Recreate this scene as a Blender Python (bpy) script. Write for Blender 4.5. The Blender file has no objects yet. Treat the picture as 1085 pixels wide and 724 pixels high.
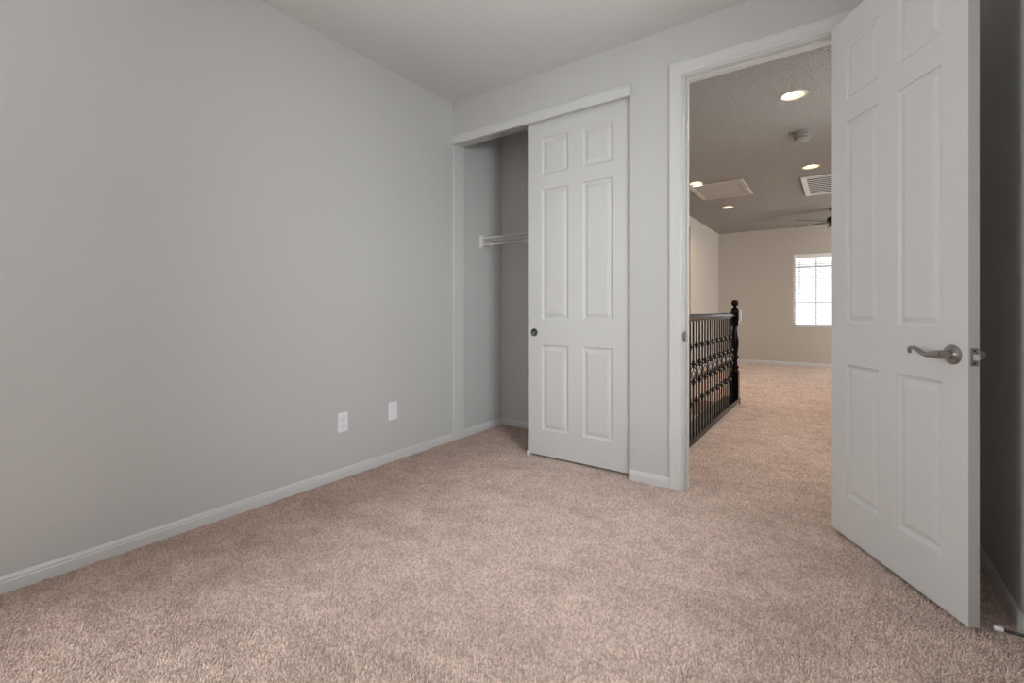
import bpy, bmesh, math, random
import numpy as np
from mathutils import Vector, Matrix

random.seed(4)
SC = bpy.context.scene
COL = SC.collection

# ------------------------------------------------------------------ camera
CAM = (2.5685, -2.7976, 1.0613)
cd = bpy.data.cameras.new('camera')
cd.sensor_width = 36.0
cd.sensor_fit = 'HORIZONTAL'
cd.lens = 16.2326
cd.shift_y = -0.03102
cd.clip_start = 0.02
cam = bpy.data.objects.new('camera', cd)
COL.objects.link(cam)
cam.location = CAM
cam.rotation_euler = (math.pi / 2, 0, math.radians(35.275))
SC.camera = cam

# ------------------------------------------------------------------ light
SC.view_settings.view_transform = 'Standard'
SC.view_settings.look = 'None'
SC.view_settings.exposure = 0.12
SC.view_settings.gamma = 1.0
SC.view_settings.use_curve_mapping = False
SC.cycles.max_bounces = 14
SC.cycles.diffuse_bounces = 10
SC.cycles.glossy_bounces = 5
SC.cycles.transmission_bounces = 6
SC.cycles.sample_clamp_indirect = 6.0
SC.cycles.use_denoising = True

W = bpy.data.worlds.new('sky')
SC.world = W
W.use_nodes = True
bg = W.node_tree.nodes['Background']
bg.inputs[0].default_value = (0.93, 0.97, 1.0, 1)
bg.inputs[1].default_value = 2.0


def area(name, loc, rot, sx, sy, power, color, spread=180):
    d = bpy.data.lights.new(name, 'AREA')
    d.shape = 'RECTANGLE'
    d.size, d.size_y = sx, sy
    d.energy = power
    d.color = color
    d.spread = math.radians(spread)
    o = bpy.data.objects.new(name, d)
    COL.objects.link(o)
    o.location = loc
    o.rotation_euler = rot
    return o


R90 = math.pi / 2
# daylight by the right wall window, then fill lamps added out of view
area('daylight_side_window', (3.16, -1.87, 1.5), (0, R90, 0), 1.5, 1.15, 4, (0.96, 0.985, 1.0))
area('oblique_fill', (4.9, -3.1, 1.9), (0, math.radians(84), math.radians(-36)), 1.6, 1.1, 128, (0.94, 0.98, 1.0))  # added lamp outside the side window, slants extra light toward the closet end
area('left_fill', (-0.09, -3.25, 1.5), (0, -R90, 0), 1.45, 0.95, 50, (0.97, 0.99, 1.0))  # added lamp in an invented left wall opening, lights the open door face
area('loft_fill', (5.26, 5.7, 1.5), (0, R90, 0), 1.3, 1.7, 96, (1.0, 0.985, 0.95))  # added lamp out of view, brightens the far wall and hall
area('hall_side_fill', (3.22, 1.20, 1.55), (0, R90, 0), 1.5, 1.3, 11.5, (1.0, 0.985, 0.96))  # added lamp out of view, lifts the right part of the hall ceiling
# the sky seen through the far window is sampled through it
o = area('sky_portal', (2.229, 7.70, 1.43), (-R90, 0, 0), 0.8, 1.45, 1, (1, 1, 1))
o.data.cycles.is_portal = True


# ------------------------------------------------------------------ helpers
def tag(o, label=None, cat=None, group=None, kind=None):
    if label: o['label'] = label
    if cat: o['category'] = cat
    if group: o['group'] = group
    if kind: o['kind'] = kind
    return o


def obj(name, bm, m, parent=None, smooth=False, bevel=0.0, segs=2, loc=None):
    bmesh.ops.recalc_face_normals(bm, faces=bm.faces)
    me = bpy.data.meshes.new(name)
    bm.to_mesh(me)
    bm.free()
    if m is not None:
        me.materials.append(m)
    if smooth:
        for p in me.polygons:
            p.use_smooth = True
    o = bpy.data.objects.new(name, me)
    COL.objects.link(o)
    if parent is not None:
        o.parent = parent
    if loc is not None:
        o.location = loc
    if bevel:
        b = o.modifiers.new('edge_round', 'BEVEL')
        b.width = bevel
        b.segments = segs
        b.limit_method = 'ANGLE'
        b.angle_limit = math.radians(40)
    if smooth == 'auto':
        e = o.modifiers.new('edge_split', 'EDGE_SPLIT')
        e.split_angle = math.radians(35)
    return o


def empty(name, loc=(0, 0, 0), rz=0.0):
    o = bpy.data.objects.new(name, None)
    o.empty_display_size = 0.05
    COL.objects.link(o)
    o.location = loc
    o.rotation_euler = (0, 0, rz)
    return o


def bx(bm, x0, x1, y0, y1, z0, z1):
    v = [bm.verts.new(p) for p in ((x0, y0, z0), (x1, y0, z0), (x1, y1, z0), (x0, y1, z0),
                                   (x0, y0, z1), (x1, y0, z1), (x1, y1, z1), (x0, y1, z1))]
    for f in ((0, 3, 2, 1), (4, 5, 6, 7), (0, 1, 5, 4), (1, 2, 6, 5), (2, 3, 7, 6), (3, 0, 4, 7)):
        bm.faces.new([v[i] for i in f])


def boxes(*bs):
    bm = bmesh.new()
    for b in bs:
        bx(bm, *b)
    return bm


def lathe(bm, prof, seg=24, M=None, closed=False):
    """profile [(r, z)...] revolved about z"""
    rings = []
    for r, z in prof:
        if r < 1e-6:
            rings.append([bm.verts.new((0, 0, z))])
        else:
            rings.append([bm.verts.new((r * math.cos(2 * math.pi * i / seg), r * math.sin(2 * math.pi * i / seg), z))
                          for i in range(seg)])
    pairs = list(zip(rings[:-1], rings[1:]))
    if closed:
        pairs.append((rings[-1], rings[0]))
    for a, b in pairs:
        for i in range(seg):
            j = (i + 1) % seg
            if len(a) == 1 and len(b) == 1:
                continue
            if len(a) == 1:
                bm.faces.new((a[0], b[i], b[j]))
            elif len(b) == 1:
                bm.faces.new((a[i], a[j], b[0]))
            else:
                bm.faces.new((a[i], a[j], b[j], b[i]))
    if M is not None:
        bmesh.ops.transform(bm, matrix=M, verts=[v for rg in rings for v in rg])
    return [v for rg in rings for v in rg]


def tube(bm, pts, rad, seg=8, ry=1.0):
    """round bar through points; rad a number or a list"""
    pts = [Vector(p) for p in pts]
    n = len(pts)
    rads = rad if isinstance(rad, (list, tuple)) else [rad] * n
    up = Vector((0, 0, 1))
    t0 = (pts[1] - pts[0]).normalized()
    if abs(t0.dot(up)) > 0.95:
        up = Vector((1, 0, 0))
    rings = []
    for i in range(n):
        t = (pts[min(i + 1, n - 1)] - pts[max(i - 1, 0)]).normalized()
        s = t.cross(up).normalized()
        u = s.cross(t).normalized()
        rings.append([bm.verts.new(pts[i] + s * (math.cos(2 * math.pi * k / seg) * rads[i] * ry)
                                   + u * (math.sin(2 * math.pi * k / seg) * rads[i])) for k in range(seg)])
    for a, b in zip(rings[:-1], rings[1:]):
        for k in range(seg):
            j = (k + 1) % seg
            bm.faces.new((a[k], a[j], b[j], b[k]))
    bm.faces.new(rings[0][::-1])
    bm.faces.new(rings[-1])


def run(bm, prof, axis, a, b, fn):
    """extrude profile [(d, z)] along an axis; fn(t, d, z) -> point"""
    A = [bm.verts.new(fn(a, d, z)) for d, z in prof]
    B = [bm.verts.new(fn(b, d, z)) for d, z in prof]
    n = len(prof)
    for i in range(n):
        j = (i + 1) % n
        bm.faces.new((A[i], A[j], B[j], B[i]))
    bm.faces.new(A[::-1])
    bm.faces.new(B)


# ------------------------------------------------------------------ materials
def mat(name, col, rough=0.6, metal=0.0, spec=0.5):
    m = bpy.data.materials.new(name)
    m.use_nodes = True
    b = m.node_tree.nodes['Principled BSDF']
    b.inputs['Base Color'].default_value = (*col, 1)
    b.inputs['Roughness'].default_value = rough
    b.inputs['Metallic'].default_value = metal
    b.inputs['Specular IOR Level'].default_value = spec
    return m


def nd(m, t, **kw):
    n = m.node_tree.nodes.new(t)
    for k, v in kw.items():
        if k in n.inputs:
            n.inputs[k].default_value = v
        else:
            setattr(n, k, v)
    return n


def textured(m, scale, strength, dist=0.002, detail=3.0, kind='noise'):
    """orange peel / knockdown plaster relief"""
    L = m.node_tree.links
    tc = nd(m, 'ShaderNodeNewGeometry')
    n = nd(m, 'ShaderNodeTexNoise', Scale=scale, Detail=detail, Roughness=0.55)
    L.new(tc.outputs['Position'], n.inputs['Vector'])
    out = n.outputs['Fac']
    if kind == 'knock':
        r = nd(m, 'ShaderNodeValToRGB')
        r.color_ramp.elements[0].position = 0.42
        r.color_ramp.elements[1].position = 0.62
        L.new(out, r.inputs['Fac'])
        out = r.outputs['Color']
    b = nd(m, 'ShaderNodeBump', Strength=strength, Distance=dist)
    L.new(out, b.inputs['Height'])
    L.new(b.outputs['Normal'], m.node_tree.nodes['Principled BSDF'].inputs['Normal'])
    return m


M = {}
M['wall'] = textured(mat('wall_paint', (0.54, 0.538, 0.528), 0.75, spec=0.25), 130, 0.16, 0.0025)
M['hall_wall'] = textured(mat('hall_wall_paint', (0.52, 0.475, 0.425), 0.75, spec=0.25), 130, 0.16, 0.0025)
M['ceiling'] = textured(mat('bedroom_ceiling_paint', (0.68, 0.67, 0.65), 0.85, spec=0.2), 110, 0.15, 0.002)
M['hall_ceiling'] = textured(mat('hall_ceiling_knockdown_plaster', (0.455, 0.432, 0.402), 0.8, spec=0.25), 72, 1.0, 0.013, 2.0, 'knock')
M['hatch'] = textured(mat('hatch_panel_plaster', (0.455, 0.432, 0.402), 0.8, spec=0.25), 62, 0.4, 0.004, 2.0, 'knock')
M['trim'] = mat('trim_semigloss', (0.615, 0.615, 0.607), 0.38, spec=0.4)
M['door'] = mat('door_paint', (0.59, 0.588, 0.580), 0.42, spec=0.4)
M['plastic'] = mat('white_plastic', (0.82, 0.82, 0.86), 0.35)
M['dark'] = mat('dark_slot', (0.02, 0.02, 0.02), 0.6)
M['nickel'] = mat('satin_nickel', (0.33, 0.315, 0.295), 0.28, 1.0)
M['latch'] = mat('latch_steel', (0.75, 0.74, 0.72), 0.25, 1.0)
M['iron'] = mat('black_iron', (0.006, 0.0055, 0.006), 0.28, spec=0.35)
M['espresso'] = mat('espresso_wood', (0.007, 0.0045, 0.005), 0.12, spec=0.15)
M['wire'] = mat('white_vinyl_wire', (0.72, 0.71, 0.66), 0.4)
M['vent'] = mat('vent_enamel', (0.70, 0.69, 0.67), 0.4)
M['duct_shade'] = mat('unlit_duct_dark', (0.05, 0.045, 0.04), 0.9)  # near black, stands for the unlit space behind the louvres
M['detector'] = mat('detector_plastic', (0.28, 0.265, 0.24), 0.5)  # white plastic, greyed in the base colour to stand for its shade
M['fan'] = mat('bronze_fan', (0.030, 0.022, 0.017), 0.35, 0.6)
M['fan_blade'] = mat('walnut_blade', (0.055, 0.036, 0.025), 0.45)
M['opal'] = mat('opal_glass', (0.85, 0.83, 0.78), 0.2)
M['blind'] = mat('white_blind_slat', (0.86, 0.86, 0.85), 0.5)
M['mullion'] = mat('window_vinyl', (0.80, 0.80, 0.80), 0.4)
M['wand'] = mat('blind_wand', (0.30, 0.30, 0.30), 0.3)
M['stucco'] = textured(mat('stucco', (0.85, 0.84, 0.82), 0.9), 40, 0.4, 0.01)
M['tile'] = mat('roof_tile', (0.62, 0.60, 0.58), 0.8)
M['chrome'] = mat('spring_steel', (0.10, 0.10, 0.10), 0.3, 1.0)


def emissive(name, col, strength):
    m = bpy.data.materials.new(name)
    m.use_nodes = True
    b = m.node_tree.nodes['Principled BSDF']
    b.inputs['Base Color'].default_value = (*col, 1)
    b.inputs['Emission Color'].default_value = (*col, 1)
    b.inputs['Emission Strength'].default_value = strength
    return m


M['lamp'] = emissive('lamp_lens', (1.0, 0.90, 0.74), 3.8)
M['ring'] = mat('lamp_trim_ring', (0.52, 0.49, 0.45), 0.45)
M['can'] = mat('lamp_can', (0.82, 0.73, 0.58), 0.35)
M['pull'] = mat('pull_cup', (0.16, 0.155, 0.15), 0.3, 1.0)
M['curb'] = mat('tan_base_board', (0.50, 0.45, 0.38), 0.5)

# window glass
g = mat('window_glass', (1, 1, 1), 0.0)
nt = g.node_tree
tr = nt.nodes.new('ShaderNodeBsdfTransparent')
gl = nt.nodes.new('ShaderNodeBsdfGlossy')
gl.inputs['Roughness'].default_value = 0.02
fr = nt.nodes.new('ShaderNodeFresnel')
fr.inputs['IOR'].default_value = 1.45
mx = nt.nodes.new('ShaderNodeMixShader')
nt.links.new(fr.outputs[0], mx.inputs[0])
nt.links.new(tr.outputs[0], mx.inputs[1])
nt.links.new(gl.outputs[0], mx.inputs[2])
nt.links.new(mx.outputs[0], nt.nodes['Material Output'].inputs['Surface'])
M['glass'] = g


def carpet_material(pile):
    m = mat('carpet_pile_yarn' if pile else 'carpet_ground', (0.4, 0.28, 0.23), 0.95, spec=0.1)
    L = m.node_tree.links
    P = m.node_tree.nodes['Principled BSDF']
    geo = nd(m, 'ShaderNodeNewGeometry')
    pos = geo.outputs['Position']
    # tufts
    v = nd(m, 'ShaderNodeTexVoronoi', Scale=150.0)
    L.new(pos, v.inputs['Vector'])
    n1 = nd(m, 'ShaderNodeTexNoise', Scale=95.0, Detail=3.0, Roughness=0.65)
    L.new(pos, n1.inputs['Vector'])
    # wear and vacuum lay
    mp = nd(m, 'ShaderNodeMapping')
    mp.inputs['Scale'].default_value = (1.0, 1.7, 1.0)
    mp.inputs['Rotation'].default_value = (0, 0, 0.5)
    L.new(pos, mp.inputs['Vector'])
    n2 = nd(m, 'ShaderNodeTexNoise', Scale=2.6, Detail=5.0, Roughness=0.62, Distortion=0.6)
    L.new(mp.outputs[0], n2.inputs['Vector'])
    n3 = nd(m, 'ShaderNodeTexNoise', Scale=11.0, Detail=4.0, Roughness=0.6)
    L.new(pos, n3.inputs['Vector'])
    r1 = nd(m, 'ShaderNodeValToRGB')
    r1.color_ramp.elements[0].position = 0.30
    r1.color_ramp.elements[0].color = (0.50, 0.385, 0.335, 1)
    r1.color_ramp.elements[1].position = 0.68
    r1.color_ramp.elements[1].color = (0.84, 0.68, 0.605, 1)
    L.new(geo.outputs['Random Per Island'] if pile else n1.outputs['Fac'], r1.inputs['Fac'])
    if pile:
        r1.color_ramp.elements[0].position = 0.0
        r1.color_ramp.elements[1].position = 1.0
    r2 = nd(m, 'ShaderNodeValToRGB')
    r2.color_ramp.elements[0].position = 0.30
    r2.color_ramp.elements[0].color = (0.85, 0.835, 0.825, 1)
    r2.color_ramp.elements[1].position = 0.58
    r2.color_ramp.elements[1].color = (1.03, 1.03, 1.03, 1)
    L.new(n2.outputs['Fac'], r2.inputs['Fac'])
    r3 = nd(m, 'ShaderNodeValToRGB')
    r3.color_ramp.elements[0].position = 0.33
    r3.color_ramp.elements[0].color = (0.90, 0.89, 0.885, 1)
    r3.color_ramp.elements[1].position = 0.6
    r3.color_ramp.elements[1].color = (1.03, 1.03, 1.03, 1)
    L.new(n3.outputs['Fac'], r3.inputs['Fac'])
    m1 = nd(m, 'ShaderNodeMix', data_type='RGBA', blend_type='MULTIPLY')
    m1.inputs[0].default_value = 1.0
    L.new(r1.outputs[0], m1.inputs[6])
    L.new(r2.outputs[0], m1.inputs[7])
    m2 = nd(m, 'ShaderNodeMix', data_type='RGBA', blend_type='MULTIPLY')
    m2.inputs[0].default_value = 1.0
    L.new(m1.outputs[2], m2.inputs[6])
    L.new(r3.outputs[0], m2.inputs[7])
    # flattened, browner pile along the long bare wall, with a ragged edge
    sx = nd(m, 'ShaderNodeSeparateXYZ')
    L.new(pos, sx.inputs[0])
    n4 = nd(m, 'ShaderNodeTexNoise', Scale=4.5, Detail=5.0, Roughness=0.7)
    L.new(pos, n4.inputs['Vector'])
    e = nd(m, 'ShaderNodeMath', operation='MULTIPLY_ADD')
    e.inputs[1].default_value = 1.3
    L.new(n4.outputs['Fac'], e.inputs[0])
    L.new(sx.outputs['X'], e.inputs[2])
    r4 = nd(m, 'ShaderNodeValToRGB')
    r4.color_ramp.elements[0].position = 0.60
    r4.color_ramp.elements[0].color = (0.76, 0.715, 0.69, 1)
    r4.color_ramp.elements[1].position = 1.0
    r4.color_ramp.elements[1].color = (1, 1, 1, 1)
    hv = nd(m, 'ShaderNodeMath', operation='MULTIPLY')
    hv.inputs[1].default_value = 0.62
    L.new(e.outputs[0], hv.inputs[0])
    L.new(hv.outputs[0], r4.inputs['Fac'])
    m3 = nd(m, 'ShaderNodeMix', data_type='RGBA', blend_type='MULTIPLY')
    m3.inputs[0].default_value = 1.0
    L.new(m2.outputs[2], m3.inputs[6])
    L.new(r4.outputs[0], m3.inputs[7])
    L.new(m3.outputs[2], P.inputs['Base Color'])
    if not pile:
        ad = nd(m, 'ShaderNodeMath', operation='ADD')
        L.new(v.outputs['Distance'], ad.inputs[0])
        L.new(n1.outputs['Fac'], ad.inputs[1])
        b = nd(m, 'ShaderNodeBump', Strength=0.8, Distance=0.006)
        L.new(ad.outputs[0], b.inputs['Height'])
        L.new(b.outputs['Normal'], P.inputs['Normal'])
    P.inputs['Sheen Weight'].default_value = 0.15
    return m


M['carpet'] = carpet_material(False)
M['pile'] = carpet_material(True)

# ------------------------------------------------------------------ room shell
H = 2.743            # bedroom ceiling
HH = 2.637           # hall ceiling
XR = 3.065           # bedroom right wall
YF = 7.525           # far hall wall
XL = 0.533           # left hall wall
YC = 0.665           # closet back wall
OPX = 1.495          # right edge of the closet opening
DX0, DX1, DZ = 1.812, 2.588, 2.452   # rough doorway
YR = -3.90           # wall behind the camera


def struct(name, bm, m, label, cat, bevel=0.0, smooth=False):
    o = obj(name, bm, m, bevel=bevel, smooth=smooth)
    return tag(o, label, cat, kind='structure')


# floor: bedroom, closet, hall and loft, with the stairwell left open
FZ = -0.008          # carpet backing; the pile stands up to about z = 0
struct('floor', boxes((-0.12, 3.19, YR - 0.1, 0.0, -0.2, FZ), (0.0, 1.57, 0.0, 0.78, -0.2, FZ),
                      (1.57, 3.27, 0.0, 0.78, -0.2, FZ), (1.50, 3.27, 0.78, 2.95, -0.2, FZ), (-0.7, 5.3, 2.95, 7.7, -0.2, FZ),
                      (3.27, 5.3, 2.3, 2.95, -0.2, FZ)),
       M['carpet'], 'beige pink carpet running from the bedroom into the hall', 'carpet')


def pile():
    rng = np.random.default_rng(7)
    zones = [(0.015, 3.05, -2.80, -0.015, 0.0072), (0.015, 1.49, -0.015, 0.65, 0.0085), (1.67, 3.13, 0.13, 3.0, 0.0085), (1.83, 2.57, 0.0, 0.13, 0.0085), (XL + 0.02, 5.18, 3.0, 7.5, 0.0145)]
    P0, R0 = [], []
    for x0, x1, y0, y1, s in zones:
        gx, gy = np.meshgrid(np.arange(x0 + s / 2, x1, s), np.arange(y0 + s / 2, y1, s))
        p = np.stack([gx.ravel(), gy.ravel()], 1)
        p = p + rng.uniform(-0.42 * s, 0.42 * s, p.shape)
        P0.append(p)
        R0.append(np.full(len(p), s))
    p, s = np.concatenate(P0), np.concatenate(R0)
    n = len(p)
    a = rng.uniform(0, 2 * math.pi, n)
    h = 0.008 * rng.uniform(0.70, 1.15, n)
    lean = rng.normal(0, 0.28, (n, 2)) * s[:, None]
    V = np.zeros((n, 7, 3), np.float32)
    for k in range(3):
        t = a + k * 2 * math.pi / 3
        c, q = np.cos(t), np.sin(t)
        V[:, k, 0] = p[:, 0] + 0.74 * s * c
        V[:, k, 1] = p[:, 1] + 0.74 * s * q
        V[:, k, 2] = FZ
        V[:, 3 + k, 0] = p[:, 0] + 0.46 * s * c + lean[:, 0] * 0.7
        V[:, 3 + k, 1] = p[:, 1] + 0.46 * s * q + lean[:, 1] * 0.7
        V[:, 3 + k, 2] = FZ + 0.72 * h
    V[:, 6, 0] = p[:, 0] + lean[:, 0]
    V[:, 6, 1] = p[:, 1] + lean[:, 1]
    V[:, 6, 2] = FZ + h
    F = np.array([(0, 1, 4), (0, 4, 3), (1, 2, 5), (1, 5, 4), (2, 0, 3), (2, 3, 5), (3, 4, 6), (4, 5, 6), (5, 3, 6)], np.int32)
    idx = (F[None] + (np.arange(n) * 7)[:, None, None]).reshape(-1)
    nf = n * 9
    me = bpy.data.meshes.new('carpet_pile')
    me.vertices.add(n * 7)
    me.vertices.foreach_set('co', V.reshape(-1))
    me.loops.add(nf * 3)
    me.loops.foreach_set('vertex_index', idx.astype(np.int32))
    me.polygons.add(nf)
    me.polygons.foreach_set('loop_start', np.arange(0, nf * 3, 3, dtype=np.int32))
    me.polygons.foreach_set('use_smooth', np.ones(nf, dtype=bool))
    me.update(calc_edges=True)
    me.materials.append(M['pile'])
    o = bpy.data.objects.new('carpet_pile', me)
    COL.objects.link(o)
    tag(o, 'short beige pink carpet pile covering the floor', 'carpet', kind='stuff')


pile()
struct('ceiling', boxes((-0.12, 3.19, YR - 0.1, 0.11, H, H + 0.1), (-0.12, 1.62, 0.11, 0.78, H, H + 0.1)), M['ceiling'],
       'plain flat ceiling of the bedroom', 'ceiling')
bm = bmesh.new()
run(bm, [(1.62, 0.115), (3.27, 0.115), (3.27, 0.78), (5.3, 0.78), (5.3, 7.7), (-0.7, 7.7), (-0.7, 0.78), (1.62, 0.78)], 'z', HH, HH + 0.12,
    lambda t, x, y: (x, y, t))
struct('ceiling_hall', bm, M['hall_ceiling'], 'rough plastered ceiling of the hall beyond the doorway', 'ceiling')
struct('wall_left', boxes((-0.12, 0, YR - 0.1, -3.75, -0.2, H + 0.1), (-0.12, 0, -2.75, 0.78, -0.2, H + 0.1),
                           (-0.12, 0, -3.75, -2.75, -0.2, 0.75), (-0.12, 0, -3.75, -2.75, 2.25, H + 0.1)), M['wall'],
       'long bare wall beside the closet with two cover plates', 'wall')
# wall with the closet and the doorway
struct('wall_back', boxes((0.0, OPX, 0, 0.115, 2.44, H + 0.1), (OPX, DX0, 0, 0.115, -0.1, H + 0.1),
                          (DX0, DX1, 0, 0.115, DZ, H + 0.1), (DX1, 3.19, 0, 0.115, -0.1, H + 0.1)),
       M['wall'], 'wall holding the closet opening and the doorway to the hall', 'wall')
struct('wall_right', boxes((XR, 3.19, YR - 0.1, -2.45, -0.2, H + 0.1), (XR, 3.19, -1.28, 0.0, -0.2, H + 0.1),
                           (XR, 3.19, -2.45, -1.28, -0.2, 0.75), (XR, 3.19, -2.45, -1.28, 2.25, H + 0.1)),
       M['wall'], 'dim wall behind the open door', 'wall')
struct('wall_rear', boxes((0, XR, YR - 0.1, YR, 0, H + 0.1)), M['wall'], 'wall opposite the closet', 'wall')
# closet interior
struct('wall_closet_back', boxes((0, 1.62, YC, 0.78, -2.6, H + 0.1)), M['wall'], 'shaded back wall inside the closet', 'wall')
struct('wall_closet_right', boxes((1.52, 1.62, 0.115, YC, 0, H + 0.1)), M['wall'], 'side wall of the closet behind the sliding door', 'wall')
# hall and loft walls
struct('wall_hall_left', boxes((XL - 0.12, XL, 0.78, 4.2, -2.6, HH + 0.1), (XL - 0.12, XL, 5.30, YF, 0, HH + 0.1),
                               (XL - 0.12, XL, 4.2, 5.30, 2.457, HH + 0.1)),
       M['hall_wall'], 'stairwell side wall of the hall with an opening', 'wall', bevel=0.012)
struct('wall_alcove', boxes((-0.7, -0.6, 4.0, 5.6, 0, HH), (-0.6, XL - 0.12, 3.95, 4.05, 0, HH), (-0.6, XL - 0.12, 5.5, 5.6, 0, HH)),
       M['hall_wall'], 'tan wall seen through the opening off the hall', 'wall')
WX0, WX1, WZ0, WZ1 = 1.858, 2.60, 0.745, 2.118
struct('wall_far', boxes((XL - 0.12, WX0, YF, YF + 0.14, 0, HH + 0.1), (WX1, 5.3, YF, YF + 0.14, 0, HH + 0.1),
                         (WX0, WX1, YF, YF + 0.14, 0, WZ0), (WX0, WX1, YF, YF + 0.14, WZ1, HH + 0.1)),
       M['hall_wall'], 'tan far wall of the loft with the window', 'wall')
struct('wall_hall_right', boxes((3.15, 3.27, 0.115, 0.50, 0, HH + 0.1), (3.15, 3.27, 1.90, 2.4, 0, HH + 0.1),
                                (3.15, 3.27, 0.50, 1.90, 0, 0.75), (3.15, 3.27, 0.50, 1.90, 2.35, HH + 0.1),
                                (3.27, 5.2, 2.3, 2.4, 0, HH + 0.1)),
       M['hall_wall'], 'hall wall behind the open door', 'wall')
struct('wall_loft_right', boxes((5.2, 5.3, 2.3, 4.85, 0, HH + 0.1), (5.2, 5.3, 6.55, YF, 0, HH + 0.1),
                                (5.2, 5.3, 4.85, 6.55, 0, 0.85), (5.2, 5.3, 4.85, 6.55, 2.15, HH + 0.1)), M['hall_wall'], 'side wall of the loft', 'wall')


def side_window(name, xa, xb, y0, y1, z0, z1, label):
    ym, zm, t = (y0 + y1) / 2, (z0 + z1) / 2, 0.035
    o = obj(name, boxes((xa, xb, y0, y1, z0, z0 + t), (xa, xb, y0, y1, z1 - t, z1), (xa, xb, y0, y0 + t, z0, z1), (xa, xb, y1 - t, y1, z0, z1),
                        (xa, xb, ym - 0.02, ym + 0.02, z0, z1)), M['mullion'])
    return tag(o, label, 'window', kind='structure')


side_window('window_2', XR + 0.05, XR + 0.09, -2.45, -1.28, 0.75, 2.25, 'bedroom window in the wall beside the open door')
side_window('added_window_3', -0.08, -0.04, -3.75, -2.75, 0.75, 2.25, 'added window frame for a fill lamp, in the unseen end of the long wall')  # made-up window, framed around the lamp that lights the open door
side_window('added_window_4', 5.21, 5.24, 4.85, 6.55, 0.85, 2.15, 'added window frame for a fill lamp, in the unseen side wall of the loft')  # made-up window, framed around the loft fill lamp
side_window('added_window_5', 3.16, 3.20, 0.50, 1.90, 0.75, 2.35, 'added window frame for a fill lamp, in the unseen hall wall behind the open door')  # made-up window, put here so its lamp brightens the hall ceiling

# stairs descending behind the railing toward the closet wall
st = bmesh.new()
for i in range(8):
    y1 = 2.95 - 0.27 * i
    bx(st, XL, 1.50, y1 - 0.29, y1, -2.6, -0.185 * (i + 1))
struct('stairs', st, M['carpet'], 'carpeted stairs going down behind the dark railing', 'stairs', bevel=0.02)
struct('wall_stairwell', boxes((1.50, 1.62, 0.78, 2.95, -2.6, -0.01)), M['hall_wall'], 'low stairwell wall below the dark railing', 'wall')

# baseboards
BP = [(0, -0.012), (0.012, -0.012), (0.012, 0.036), (0.0095, 0.040), (0.0095, 0.047), (0.004, 0.058), (0, 0.058)]


def base(name, segs, label):
    bm = bmesh.new()
    for axis, w, sgn, a, b in segs:
        if axis == 'y':      # runs along y, wall plane x = w
            run(bm, BP, 'y', a, b, lambda t, d, z: (w + sgn * d, t, z))
        else:
            run(bm, BP, 'x', a, b, lambda t, d, z: (t, w + sgn * d, z))
    return struct(name, bm, M['trim'], label, 'baseboard')


base('baseboard_left', [('y', 0, 1, YR, -0.004)], 'white baseboard along the long bare wall')
base('baseboard_closet', [('y', 0, 1, 0.122, YC), ('x', YC, -1, 0.012, 1.52)], 'white baseboard inside the closet')
base('baseboard_back', [('x', 0, -1, OPX, 1.744)], 'short white baseboard between closet and doorway')
base('baseboard_right', [('y', XR, -1, YR, 0.0)], 'baseboard on the dim wall behind the open door')
base('baseboard_far', [('x', YF, -1, XL, 5.2)], 'baseboard along the tan far wall of the loft')
base('baseboard_hall_left', [('y', XL, 1, 5.30, YF)], 'baseboard of the hall side wall beyond the opening')

# closet jamb strip on the long wall
struct('trim_2', boxes((0, 0.014, 0.0, 0.122, -0.01, 2.46)), M['trim'], 'flat white jamb strip at the left side of the closet', 'jamb', bevel=0.002)
# closet fascia board
bm = bmesh.new()
run(bm, [(0, 2.402), (0.022, 2.402), (0.022, 2.462), (0.016, 2.468), (0.016, 2.476), (0.006, 2.487), (0, 2.487)], 'x', 0.003, 1.503,
    lambda t, d, z: (t, -d, z))
struct('trim_3', bm, M['trim'], 'white fascia board across the top of the closet opening', 'fascia')
struct('trim_7', boxes((0.02, OPX, 0.02, 0.10, 2.412, 2.44)), M['latch'], 'sliding door track hidden behind the closet fascia', 'track')

# doorway frame: casing both sides, jambs, stops; the strike plate is a part of it
xi, xo, zt = 1.818, 2.582, 2.445
CP = [(0, 0), (0, 0.008), (0.006, 0.011), (0.030, 0.012), (0.046, 0.015), (0.066, 0.017), (0.074, 0.014), (0.076, 0.0)]
bm = bmesh.new()
for yb, sg in ((0.0, -1), (0.115, 1)):
    loops = []
    for a, d in CP:
        y = yb + sg * d
        loops.append([bm.verts.new(p) for p in ((xi - a, y, -0.01), (xi - a, y, zt + a), (xo + a, y, zt + a), (xo + a, y, -0.01))])
    n = len(loops)
    for i in range(n):
        A, B = loops[i], loops[(i + 1) % n]
        for k in range(3):
            bm.faces.new((A[k], A[k + 1], B[k + 1], B[k]))
    bm.faces.new([l[0] for l in loops])
    bm.faces.new([l[3] for l in loops][::-1])
frame = struct('trim_1', bm, M['trim'], 'white moulded casing around the doorway to the hall', 'door frame')
obj('jamb', boxes((1.808, 1.826, 0.0, 0.115, -0.01, 2.437), (2.574, 2.592, 0.0, 0.115, -0.01, 2.437), (1.808, 2.592, 0.0, 0.115, 2.437, 2.455)),
    M['trim'], frame, bevel=0.0015)
obj('door_stop_strip', boxes((1.826, 1.8375, 0.042, 0.076, -0.01, 2.426), (2.5625, 2.574, 0.042, 0.076, -0.01, 2.426), (1.826, 2.574, 0.042, 0.076, 2.4255, 2.437)),
    M['trim'], frame, bevel=0.0015)
sp = bmesh.new()
bx(sp, 1.826, 1.8285, 0.002, 0.034, 0.872, 0.934)
bx(sp, 1.8245, 1.8285, -0.013, 0.003, 0.880, 0.926)
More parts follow.
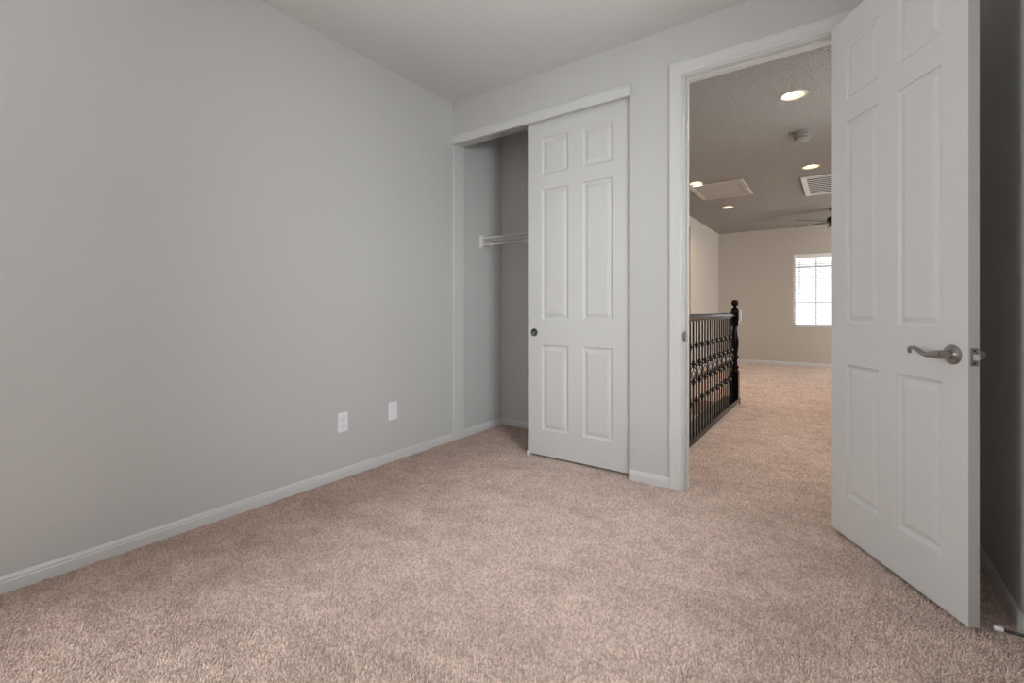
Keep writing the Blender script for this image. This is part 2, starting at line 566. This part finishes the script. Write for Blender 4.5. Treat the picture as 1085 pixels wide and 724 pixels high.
spo = obj('strike_plate', sp, M['pull'], frame, bevel=0.001)
spo['label'] = 'dull metal strike plate'


# ------------------------------------------------------------------ six-panel doors
def panel_door(w, h, th, z0, hole=None):
    """leaf in local coords: x 0..w, y 0 (front) .. th (back), z z0..z0+h"""
    sx = [0.100, 0.308, 0.406, 0.612]
    k = w / 0.712
    s = 0.100 if w < 0.73 else 0.118
    g = (w - 2 * s - (0.098 if w < 0.73 else 0.110)) / 2
    sx = [s, s + g, w - s - g, w - s]
    sz = [(0.200, 0.810), (0.993, 1.925), (2.029, 2.289)]
    xs = [0] + sx + [w]
    zs = [z0] + [v for p in sz for v in p] + [z0 + h]
    bm = bmesh.new()
    rings = [(0.0, 0.0), (0.003, 0.0050), (0.012, 0.0100), (0.019, 0.0100), (0.040, 0.0025)]
    for y0, sg in ((0.0, 1), (th, -1)):
        for i in range(5):
            for j in range(7):
                xa, xb, za, zb = xs[i], xs[i + 1], zs[j], zs[j + 1]
                if i in (1, 3) and j in (1, 3, 5):
                    prev = None
                    for ins, dep in rings:
                        y = y0 + sg * dep
                        lp = [bm.verts.new(p) for p in ((xa + ins, y, za + ins), (xb - ins, y, za + ins),
                                                        (xb - ins, y, zb - ins), (xa + ins, y, zb - ins))]
                        if prev:
                            for q in range(4):
                                bm.faces.new((prev[q], prev[(q + 1) % 4], lp[(q + 1) % 4], lp[q]))
                        prev = lp
                    bm.faces.new(prev)
                elif hole and sg == 1 and i == 0 and j == 2:
                    hx_, hz_, hr_ = hole
                    an = sorted([2 * math.pi * q / 32 for q in range(32)] +
                                [math.atan2(zc - hz_, xc - hx_) % (2 * math.pi) for xc in (xa, xb) for zc in (za, zb)])
                    inn, outr, deep = [], [], []
                    for t in an:
                        c_, s_ = math.cos(t), math.sin(t)
                        k_ = min((((xb if c_ > 0 else xa) - hx_) / c_) if abs(c_) > 1e-9 else 1e9,
                                 (((zb if s_ > 0 else za) - hz_) / s_) if abs(s_) > 1e-9 else 1e9)
                        inn.append(bm.verts.new((hx_ + hr_ * c_, y0, hz_ + hr_ * s_)))
                        deep.append(bm.verts.new((hx_ + hr_ * c_, y0 + 0.012, hz_ + hr_ * s_)))
                        outr.append(bm.verts.new((hx_ + k_ * c_, y0, hz_ + k_ * s_)))
                    for q in range(len(an)):
                        r_ = (q + 1) % len(an)
                        bm.faces.new((inn[q], inn[r_], outr[r_], outr[q]))
                        bm.faces.new((inn[q], inn[r_], deep[r_], deep[q]))
                    bm.faces.new(deep)
                else:
                    bm.faces.new([bm.verts.new(p) for p in ((xa, y0, za), (xb, y0, za), (xb, y0, zb), (xa, y0, zb))])
    for a, b in (((0, z0), (0, z0 + h)), ((w, z0), (w, z0 + h))):
        bm.faces.new([bm.verts.new(p) for p in ((a[0], 0, a[1]), (a[0], th, a[1]), (b[0], th, b[1]), (b[0], 0, b[1]))])
    for z in (z0, z0 + h):
        bm.faces.new([bm.verts.new(p) for p in ((0, 0, z), (w, 0, z), (w, th, z), (0, th, z))])
    bmesh.ops.remove_doubles(bm, verts=bm.verts, dist=1e-5)
    return bm


# open bedroom door, hinged beside the right jamb
HX, HY = 2.542, -0.083
ang = math.atan2(-0.84965, 0.52735)
door = obj('door_1', panel_door(0.712, 2.395, 0.035, 0.015), M['door'], bevel=0.0012, segs=2)
door.location = (HX, HY, 0)
door.rotation_euler = (0, 0, ang)
tag(door, 'open white six panel bedroom door with lever handle', 'door', kind='structure')
# local frame: x along the leaf away from the hinge, y towards the back (right wall) side


def lever(side):
    """side -1: on the visible face"""
    ox, oz = 0.655, 0.908
    y0 = 0.0 if side < 0 else 0.035
    root = obj('lever_handle', lever_bm(ox, oz, y0, side), M['nickel'], door, smooth='auto')
    root['label'] = 'brushed nickel scrolled lever handle'
    r = bmesh.new()
    lathe(r, [(0, 0), (0.034, 0), (0.034, 0.004), (0.031, 0.008), (0.020, 0.011), (0.014, 0.013), (0, 0.013)], 40,
          Matrix.Translation((ox, y0, oz)) @ Matrix.Rotation(math.radians(90) if side < 0 else math.radians(-90), 4, 'X'))
    obj('rosette', r, M['nickel'], root, smooth='auto')


def lever_bm(ox, oz, y0, side):
    bm = bmesh.new()
    s = side
    # spindle neck
    tube(bm, [(ox, y0 + s * 0.008, oz), (ox, y0 + s * 0.030, oz), (ox, y0 + s * 0.052, oz)], [0.0155, 0.0140, 0.0145], 20)
    # wave lever ending in a curl, pointing back to the hinge
    pts = [(ox + 0.012, oz), (ox, oz), (ox - 0.022, oz - 0.001), (ox - 0.045, oz - 0.005), (ox - 0.066, oz - 0.002), (ox - 0.085, oz + 0.007),
           (ox - 0.103, oz + 0.014), (ox - 0.118, oz + 0.014), (ox - 0.127, oz + 0.008), (ox - 0.127, oz + 0.001), (ox - 0.121, oz - 0.002)]
    rr = [0.0135, 0.0145, 0.0135, 0.0098, 0.0085, 0.0080, 0.0075, 0.0070, 0.0068, 0.0068, 0.006]
    tube(bm, [(x, y0 + s * 0.047, z) for x, z in pts], rr, 16)
    return bm


lever(-1)
lever(1)
bm = bmesh.new()
bx(bm, 0.7115, 0.7135, 0.005, 0.030, 0.875, 0.935)
plate = obj('latch_plate', bm, M['nickel'], door, bevel=0.0008)
plate['label'] = 'metal latch plate on the door edge'
for pz in (0.884, 0.926):
    bm = bmesh.new()
    tube(bm, [(0.7132, 0.0175, pz), (0.7142, 0.0175, pz)], 0.0035, 14)
    obj('screw', bm, M['dark'], plate)
bm = bmesh.new()
run(bm, [(0.0095, 0.895), (0.0255, 0.895), (0.0255, 0.915), (0.0095, 0.915)], 'x', 0.7135, 0.722, lambda t, d, z: (t, d, z))
for q in ((0.7135, 0.726, 0.0165, 0.0255, 0.896, 0.914),):
    bx(bm, *q)
lb = obj('latch_bolt', bm, M['latch'], plate, bevel=0.001)
for z in (0.25, 1.20, 2.18):
    bm = bmesh.new()
    tube(bm, [(-0.004, 0.040, z - 0.045), (-0.004, 0.040, z + 0.045)], 0.006, 12)
    bx(bm, -0.001, 0.0, 0.004, 0.034, z - 0.045, z + 0.045)
    obj('hinge', bm, M['nickel'], door)

# sliding closet door
cdoor = obj('door_2', panel_door(0.775, 2.40, 0.033, 0.018, (0.054, 0.897, 0.0255)), M['door'], bevel=0.0012, segs=2)
cdoor.location = (0.712, 0.030, 0)
tag(cdoor, 'white six panel sliding closet door with round finger pull', 'closet door', kind='structure')
bm = bmesh.new()
lathe(bm, [(0.0285, 0.0), (0.0285, 0.0012), (0.0270, 0.0018), (0.0245, 0.0008), (0.0235, -0.009), (0.018, -0.0105), (0.0, -0.0108)], 32,
      Matrix.Translation((0.054, 0.0, 0.897)) @ Matrix.Rotation(math.radians(90), 4, 'X'))
fp = obj('finger_pull', bm, M['pull'], cdoor, smooth='auto')
fp['label'] = 'round metal finger pull cup'

dg = empty('door_guide', (0.715, 0.03, 0))
tag(dg, 'small white floor guide under the corner of the sliding closet door', 'door guide')
obj('guide_foot', boxes((-0.012, 0.014, -0.006, 0.045, 0.0, 0.006)), M['plastic'], dg, bevel=0.001)
obj('guide_fin', boxes((-0.010, 0.008, -0.006, -0.001, 0.004, 0.028)), M['plastic'], dg, bevel=0.001)

# ------------------------------------------------------------------ wall plates
def wall_plate(root, dy, dz, m):
    bm = bmesh.new()
    prof = [(0, 0.0), (0.0015, 0.0035), (0.004, 0.005)]
    prev = None
    for ins, d in prof:
        lp = [bm.verts.new((d, y, z)) for y, z in ((-dy + ins, -dz + ins), (dy - ins, -dz + ins), (dy - ins, dz - ins), (-dy + ins, dz - ins))]
        if prev:
            for q in range(4):
                bm.faces.new((prev[q], prev[(q + 1) % 4], lp[(q + 1) % 4], lp[q]))
        prev = lp
    bm.faces.new(prev)
    return obj('cover_plate', bm, m, root)


ol = empty('power_outlet', (0.0, -1.025, 0.348))
tag(ol, 'white duplex power outlet low on the bare wall', 'outlet')
pl = wall_plate(ol, 0.036, 0.062, M['plastic'])
for s in (-1, 1):
    bm = bmesh.new()
    lathe(bm, [(0.0165, 0), (0.0165, 0.0016), (0.0, 0.0016)], 24, Matrix.Translation((0.005, 0, s * 0.0215)) @ Matrix.Rotation(R90, 4, 'Y'))
    rc = obj('receptacle', bm, M['plastic'], ol)
    bm = boxes((0.0064, 0.0071, -0.0085, -0.0055, s * 0.0215 - 0.002, s * 0.0215 + 0.009), (0.0064, 0.0071, 0.0055, 0.0085, s * 0.0215 - 0.002, s * 0.0215 + 0.009))
    tube(bm, [(0.0062, 0, s * 0.0215 - 0.009), (0.0071, 0, s * 0.0215 - 0.009)], 0.003, 12)
    obj('slot', bm, M['dark'], rc)
bm = bmesh.new()
tube(bm, [(0.0045, 0, 0), (0.0062, 0, 0)], 0.003, 12)
obj('screw', bm, M['plastic'], ol)
bp = empty('blank_plate', (0.0, -0.622, 0.348))
tag(bp, 'plain white blank cover plate on the bare wall nearer the closet', 'cover plate')
wall_plate(bp, 0.038, 0.064, M['plastic'])
for z in (-0.042, 0.042):
    bm = bmesh.new()
    tube(bm, [(0.0045, 0, z), (0.0058, 0, z)], 0.003, 12)
    obj('screw', bm, M['plastic'], bp)

# ------------------------------------------------------------------ wire shelf in the closet
sh = empty('wire_shelf', (0, 0, 0))
tag(sh, 'white wire shelf across the closet above the dark back corner', 'shelf')
ZT, ZB, YS = 1.690, 1.628, 0.36
bm = bmesh.new()
x = 0.02
while x < 1.51:
    tube(bm, [(x, YC - 0.004, ZT + 0.003), (x, YS, ZT + 0.003), (x, YS - 0.004, ZT - 0.003), (x, YS - 0.004, ZB)], 0.0016, 6)
    x += 0.0254
obj('wire_deck', bm, M['wire'], sh)
bm = bmesh.new()
for y, z, r in ((YS, ZT, 0.0036), (YS, ZB, 0.0042), (YC - 0.006, ZT, 0.003), (YC - 0.15, ZT, 0.0028)):
    tube(bm, [(0.012, y, z), (1.515, y, z)], r, 8)
obj('rail', bm, M['wire'], sh)
bm = boxes((0.0, 0.004, YS - 0.022, YS + 0.030, ZB - 0.026, ZT + 0.028), (0.004, 0.022, YS - 0.010, YS + 0.012, ZB - 0.012, ZT + 0.012))
obj('end_bracket', bm, M['wire'], sh, bevel=0.002)
for cx in (0.115,):
    bm = bmesh.new()
    tube(bm, [(cx - 0.012, YS - 0.004, ZB + 0.03), (cx, YS - 0.008, ZB - 0.022), (cx + 0.012, YS - 0.004, ZB), (cx + 0.012, YS - 0.002, ZB + 0.012)], 0.0028, 8)
    obj('clip', bm, M['wire'], sh)
bm = bmesh.new()
tube(bm, [(0.46, YS + 0.004, ZT - 0.004), (0.46, YS + 0.012, ZB - 0.006), (0.46, YC - 0.005, 1.42), (0.46, YC - 0.004, 1.39)], 0.005, 8)
obj('support_brace', bm, M['wire'], sh)

# ------------------------------------------------------------------ door stop on the right baseboard
ds = empty('spring_door_stop', (XR - 0.012, -0.704, 0.046))
tag(ds, 'spring door stop with white tip on the baseboard by the open door', 'door stop')
bm = bmesh.new()
lathe(bm, [(0, 0), (0.010, 0), (0.010, 0.003), (0.006, 0.008), (0, 0.008)], 18, Matrix.Rotation(-R90, 4, 'Y'))
obj('mount', bm, M['chrome'], ds, smooth='auto')
bm = bmesh.new()
pts = []
for i in range(16 * 10 + 1):
    a = 2 * math.pi * i / 10
    pts.append((-0.006 - 0.054 * i / 160, 0.0042 * math.cos(a), 0.0042 * math.sin(a)))
tube(bm, pts, 0.0015, 5)
obj('spring', bm, M['chrome'], ds, smooth=True)
bm = bmesh.new()
lathe(bm, [(0, 0.058), (0.0065, 0.058), (0.0075, 0.061), (0.0075, 0.077), (0.006, 0.079), (0, 0.079)], 18, Matrix.Rotation(-R90, 4, 'Y'))
tp = obj('tip', bm, M['plastic'], ds, smooth='auto')
tp['label'] = 'white rubber tip'

# ------------------------------------------------------------------ stair railing
RX = 1.603
rl = empty('stair_railing', (RX, 0.78, 0))
tag(rl, 'dark wood and iron stair railing in the hall', 'railing')


def rel(bm):
    bmesh.ops.translate(bm, vec=(-RX, -0.78, 0), verts=bm.verts)
    return bm


def cap_bm():
    bm = bmesh.new()
    run(bm, [(1.495, 0.026), (1.660, 0.026), (1.660, 0.050), (1.6545, 0.064), (1.650, 0.066), (1.495, 0.066)], 'y', 0.785, 2.985, lambda t, d, z: (d, t, z))
    bx(bm, 1.636, 1.658, 2.945, 2.984, -0.008, 0.030)
    return bm


cap = obj('base_cap', rel(cap_bm()), M['espresso'], rl, bevel=0.0015)
obj('base_board', rel(boxes((1.505, 1.650, 0.785, 2.945, 0.0, 0.026))), M['curb'], rl)['label'] = 'tan board under the dark base cap'
bm = bmesh.new()
run(bm, [(-0.028, 0.982), (0.028, 0.982), (0.034, 0.990), (0.034, 0.999), (0.0275, 1.0155), (0.018, 1.026), (-0.018, 1.026), (-0.0275, 1.0155), (-0.034, 0.999), (-0.034, 0.990)],
    'y', 0.785, 2.85, lambda t, d, z: (RX + d, t, z))
bx(bm, RX - 0.018, RX + 0.018, 0.785, 2.85, 0.970, 0.986)
obj('handrail', rel(bm), M['espresso'], rl, bevel=0.002)


def baluster_bm(kind):
    bm = bmesh.new()
    s = 0.0060
    if kind == 'knuckle':
        bx(bm, -s, s, -s, s, 0.060, 0.975)
        ks = (0.310, 0.765)
    else:
        bx(bm, -s, s, -s, s, 0.060, 0.492)
        bx(bm, -s, s, -s, s, 0.598, 0.975)
        ks = (0.472, 0.618)
        # twisted basket of four bars
        for q in range(4):
            pts = []
            for i in range(9):
                t = i / 8
                r = 0.004 + 0.021 * math.sin(math.pi * t)
                a = q * R90 + t * math.pi * 0.75
                pts.append((r * math.cos(a), r * math.sin(a), 0.488 + 0.114 * t))
            tube(bm, pts, 0.0038, 6)
    for z in ks:
        lathe(bm, [(0.0, z - 0.026), (0.012, z - 0.026), (0.013, z - 0.018), (0.010, z - 0.013), (0.020, z - 0.007), (0.022, z), (0.020, z + 0.007),
                   (0.010, z + 0.013), (0.013, z + 0.018), (0.012, z + 0.026), (0.0, z + 0.026)], 10)
    return bm


proto = {k: obj('baluster', baluster_bm(k), M['iron'], rl) for k in ('knuckle', 'basket')}
used = set()
y = 0.92
i = 0
while y < 2.80:
    k = ('knuckle', 'basket')[(i + 1) % 2]
    if k in used:
        b = proto[k].copy()
        COL.objects.link(b)
    else:
        b = proto[k]
        used.add(k)
    b.parent = rl
    b.location = (0, y - 0.78, 0)
    y += 0.1015
    i += 1

NY = 2.895
bm = bmesh.new()
bx(bm, -0.042, 0.042, -0.042, 0.042, 0.060, 0.368)
bx(bm, -0.041, 0.041, -0.041, 0.041, 0.900, 1.036)
lathe(bm, [(0.0, 0.36), (0.040, 0.366), (0.041, 0.380), (0.034, 0.392), (0.030, 0.398), (0.041, 0.408), (0.043, 0.416), (0.038, 0.426), (0.027, 0.440),
           (0.026, 0.470), (0.028, 0.505), (0.036, 0.518), (0.042, 0.528), (0.037, 0.540), (0.027, 0.552), (0.030, 0.585), (0.038, 0.640), (0.040, 0.690),
           (0.038, 0.745), (0.031, 0.810), (0.025, 0.855), (0.025, 0.868), (0.036, 0.878), (0.038, 0.888), (0.038, 0.905), (0.0, 0.91)], 28)
lathe(bm, [(0.0, 1.03), (0.040, 1.034), (0.040, 1.050), (0.034, 1.068), (0.022, 1.084), (0.017, 1.094), (0.019, 1.102), (0.031, 1.112), (0.038, 1.130),
           (0.037, 1.146), (0.029, 1.162), (0.014, 1.171), (0.0, 1.173)], 28)
npost = obj('newel_post', bm, M['espresso'], rl, smooth='auto', loc=(0.012, NY - 0.78, 0))
mp = obj('mounting_plate', boxes((0.0425, 0.062, -0.006, 0.020, 0.935, 1.058)), M['plastic'], npost, bevel=0.002)
mp['label'] = 'narrow white plate on the side of the newel post'

# ------------------------------------------------------------------ hall ceiling fittings
LAMP_COLOR = (1.0, 0.80, 0.58)
LG = 'recessed lights in the hall ceiling'


def hole(x, y):
    """cut a round opening for a recessed can into the hall ceiling"""
    c = bpy.data.objects['ceiling_hall']
    bm = bmesh.new()
    lathe(bm, [(0, -0.05), (0.0755, -0.05), (0.0755, 0.085), (0, 0.085)], 40, Matrix.Translation((x, y, HH)))
    bmesh.ops.recalc_face_normals(bm, faces=bm.faces)
    me = bpy.data.meshes.new('cut')
    bm.to_mesh(me)
    bm.free()
    k = bpy.data.objects.new('cut', me)
    COL.objects.link(k)
    m = c.modifiers.new('cut', 'BOOLEAN')
    m.object = k
    m.operation = 'DIFFERENCE'
    m.solver = 'EXACT'
    bpy.context.view_layer.update()
    new = bpy.data.meshes.new_from_object(c.evaluated_get(bpy.context.evaluated_depsgraph_get()))
    c.modifiers.clear()
    c.data = new
    bpy.data.objects.remove(k)
    bpy.data.meshes.remove(me)


def downlight(x, y, power, label):
    r = empty('recessed_light', (x, y, HH))
    tag(r, label, 'ceiling light', LG)
    bm = bmesh.new()
    lathe(bm, [(0.093, 0.0005), (0.093, -0.004), (0.088, -0.007), (0.077, -0.006), (0.0735, -0.001), (0.0735, 0.002)], 40)
    obj('trim_ring', bm, M['ring'], r, smooth='auto')
    bm = bmesh.new()
    lathe(bm, [(0.0740, -0.002), (0.070, 0.020), (0.060, 0.060), (0.0, 0.062)], 40)
    obj('reflector', bm, M['can'], r, smooth='auto')
    bm = bmesh.new()
    lathe(bm, [(0.030, 0.060), (0.046, 0.040), (0.050, 0.026), (0.042, 0.016), (0.022, 0.010), (0.0, 0.008)], 32)
    obj('bulb', bm, M['lamp'], r, smooth='auto')
    hole(x, y)
    d = bpy.data.lights.new('lamp_light', 'AREA')
    d.shape = 'DISK'
    d.size = 0.10
    d.energy = power
    d.color = LAMP_COLOR
    d.spread = math.radians(150)
    lo = bpy.data.objects.new('lamp_light', d)
    COL.objects.link(lo)
    lo.parent = r
    lo.location = (0, 0, 0.004)
    return r


downlight(2.297, 1.160, 6.5, 'large recessed ceiling light nearest the doorway')
downlight(2.320, 3.250, 7, 'recessed ceiling light between smoke detector and air vent')
downlight(1.118, 3.222, 7, 'recessed ceiling light at the edge of the attic hatch')
downlight(1.180, 4.905, 7, 'recessed ceiling light beyond the attic hatch near the far corner')

sd = empty('smoke_detector', (2.303, 2.02, HH))
tag(sd, 'round smoke detector on the hall ceiling', 'smoke detector')
bm = bmesh.new()
lathe(bm, [(0.0, 0), (0.066, 0), (0.066, -0.022), (0.060, -0.026), (0, -0.026)], 32)
obj('mounting_base', bm, M['detector'], sd, smooth='auto')
bm = bmesh.new()
lathe(bm, [(0.0, -0.022), (0.058, -0.024), (0.064, -0.032), (0.064, -0.050), (0.052, -0.053), (0.052, -0.060), (0.061, -0.063), (0.057, -0.076), (0.030, -0.083), (0, -0.084)], 32)
obj('housing', bm, M['detector'], sd, smooth='auto')

ah = empty('attic_hatch', (1.31, 3.72, HH - 0.001))
tag(ah, 'attic hatch framed with moulding in the hall ceiling', 'attic hatch')
hx, hy = 0.315, 0.425
bm = bmesh.new()
pr = [(0, 0), (0, 0.012), (0.010, 0.016), (0.022, 0.012), (0.030, 0.018), (0.046, 0.020), (0.052, 0.014), (0.052, 0)]
loops = []
for a, d in pr:
    loops.append([bm.verts.new((sx * (hx - 0.05 + a), sy * (hy - 0.05 + a), -d)) for sx, sy in ((-1, -1), (1, -1), (1, 1), (-1, 1))])
for A, B in zip(loops[:-1], loops[1:]):
    for q in range(4):
        bm.faces.new((A[q], A[(q + 1) % 4], B[(q + 1) % 4], B[q]))
obj('moulding', bm, M['ring'], ah)
obj('panel', boxes((-hx + 0.05, hx - 0.05, -hy + 0.05, hy - 0.05, -0.004, 0)), M['hatch'], ah)

av = empty('air_vent', (2.52, 4.18, HH))
tag(av, 'white louvred return air vent in the hall ceiling', 'air vent')
vx, vy = 0.32, 0.535
bm = bmesh.new()
for q in ((-vx, vx, -vy, -vy + 0.055), (-vx, vx, vy - 0.055, vy), (-vx, -vx + 0.055, -vy + 0.055, vy - 0.055), (vx - 0.055, vx, -vy + 0.055, vy - 0.055)):
    bx(bm, *q, -0.016, 0.0)
obj('frame', bm, M['vent'], av, bevel=0.003)
obj('duct_shade', boxes((-vx + 0.05, vx - 0.05, -vy + 0.05, vy - 0.05, -0.0012, 0.0)), M['duct_shade'], av)  # flat dark plate under solid ceiling, imitates the shade inside a duct
ns = 10
for i in range(ns):
    yc = -vy + 0.055 + (2 * vy - 0.11) * (i + 0.5) / ns
    bm = bmesh.new()
    run(bm, [(-0.028, -0.016), (0.026, -0.013), (0.026, -0.0115), (-0.028, -0.0145)], 'x', -vx + 0.05, vx - 0.05, lambda t, d, z: (t, yc + d, z))
    obj('louvre', bm, M['vent'], av)

FANX = 2.510
# ceiling fan in the loft, mostly behind the open door
fn = empty('ceiling_fan', (FANX, 5.93, HH))
tag(fn, 'dark bronze ceiling fan partly hidden by the open door', 'ceiling fan')
bm = bmesh.new()
lathe(bm, [(0, 0), (0.062, 0), (0.062, -0.012), (0.045, -0.040), (0.016, -0.052), (0, -0.052)], 28)
obj('canopy', bm, M['fan'], fn, smooth='auto')
bm = bmesh.new()
tube(bm, [(0, 0, -0.04), (0, 0, -0.13)], 0.012, 14)
obj('downrod', bm, M['fan'], fn, smooth='auto')
bm = bmesh.new()
lathe(bm, [(0, -0.10), (0.03, -0.105), (0.06, -0.125), (0.095, -0.150), (0.100, -0.200), (0.088, -0.225), (0.062, -0.232), (0.058, -0.262), (0.080, -0.268), (0.082, -0.285), (0.0, -0.285)], 32)
obj('motor', bm, M['fan'], fn, smooth='auto')
bm = bmesh.new()
lathe(bm, [(0.078, -0.283), (0.085, -0.290), (0.078, -0.315), (0.050, -0.335), (0, -0.342)], 28)
obj('light_bowl', bm, M['opal'], fn, smooth='auto')
yaw = math.radians(35.275)
for k in range(5):
    a = yaw + math.radians(187 - 72 * k)
    Mx = Matrix.Rotation(a, 4, 'Z')
    bm = bmesh.new()
    out = [(0.19, -0.046), (0.55, -0.060), (0.602, -0.042), (0.605, 0.042), (0.55, 0.060), (0.19, 0.046)]
    t = -math.tan(math.radians(11))
    top = [bm.verts.new((x, y, -0.197 + y * t)) for x, y in out]
    bot = [bm.verts.new((x, y, -0.205 + y * t)) for x, y in out]
    bm.faces.new(top)
    bm.faces.new(bot[::-1])
    for i in range(len(out)):
        j = (i + 1) % len(out)
        bm.faces.new((top[i], top[j], bot[j], bot[i]))
    bmesh.ops.transform(bm, matrix=Mx, verts=bm.verts)
    bl = obj('blade', bm, M['fan_blade'], fn)
    bm = boxes((0.08, 0.26, -0.016, 0.016, -0.212, -0.205))
    bmesh.ops.transform(bm, matrix=Mx, verts=bm.verts)
    obj('blade_iron', bm, M['fan'], bl)

# ------------------------------------------------------------------ far window, blind and the house outside
win = obj('window_1', boxes((WX0, WX1, YF + 0.095, YF + 0.135, WZ0, WZ0 + 0.035), (WX0, WX1, YF + 0.095, YF + 0.135, WZ1 - 0.035, WZ1),
                            (WX0, WX0 + 0.03, YF + 0.095, YF + 0.135, WZ0, WZ1), (WX1 - 0.03, WX1, YF + 0.095, YF + 0.135, WZ0, WZ1),
                            (2.214, 2.232, YF + 0.095, YF + 0.135, WZ0, WZ1), (WX0, WX1, YF + 0.095, YF + 0.135, 1.188, 1.206)), M['mullion'])
tag(win, 'bright white window on the far loft wall', 'window', kind='structure')
obj('window_pane', boxes((WX0, WX1, YF + 0.112, YF + 0.116, WZ0, WZ1)), M['glass'], win)
obj('sill', boxes((WX0 - 0.0, WX1 + 0.0, YF - 0.012, YF + 0.095, WZ0 - 0.02, WZ0 + 0.002)), M['trim'], win, bevel=0.003)
bd = empty('window_blind', (2.229, YF + 0.05, WZ1))
tag(bd, 'open white slatted blind hanging in the far window', 'blind')
hw = (WX1 - WX0) / 2 - 0.006
obj('headrail', boxes((-hw, hw, -0.045, 0.025, -0.075, -0.003)), M['blind'], bd, bevel=0.003)
bm = bmesh.new()
z = -0.115
while z > -1.33:
    run(bm, [(-0.022, z + 0.0035), (0.022, z - 0.0035), (0.022, z - 0.0055), (-0.022, z + 0.0015)], 'x', -hw, hw, lambda t, d, zz: (t, d, zz))
    z -= 0.040
obj('slat', bm, M['blind'], bd)
obj('bottom_rail', boxes((-hw, hw, -0.022, 0.022, -1.366, -1.345)), M['blind'], bd)
bm = bmesh.new()
tube(bm, [(-0.270, -0.048, -0.06), (-0.270, -0.050, -0.78)], 0.005, 8)
obj('wand', bm, M['wand'], bd)
bm = bmesh.new()
for x in (-0.26, 0.26):
    tube(bm, [(x, 0, -0.07), (x, 0, -1.35)], 0.0015, 5)
obj('ladder_cord', bm, M['blind'], bd)

hs = empty('house', (2.5, 14.0, 0))
tag(hs, 'neighbouring house with barrel tile roof edge seen through the far window', 'house')
obj('wall', boxes((-8, 8, 0.5, 1.0, -4, 2.45)), M['stucco'], hs)
obj('fascia', boxes((-8.2, 8.2, 0.0, 0.06, 2.18, 2.36)), M['stucco'], hs)
obj('soffit', boxes((-8.2, 8.2, 0.06, 0.5, 2.20, 2.24)), M['stucco'], hs)
bm = bmesh.new()
nx = 16 * 58
prev = None
for i in range(nx + 1):
    x = -8.2 + 16.4 * i / nx
    z = 2.40 + 0.05 * abs(math.sin(math.pi * x / 0.30))
    cur = [bm.verts.new((x, -0.06, z)), bm.verts.new((x, 3.0, z + 0.35)), bm.verts.new((x, -0.06, z - 0.03))]
    if prev:
        bm.faces.new((prev[0], cur[0], cur[1], prev[1]))
        bm.faces.new((prev[0], prev[2], cur[2], cur[0]))
    prev = cur
obj('roof', bm, M['tile'], hs)
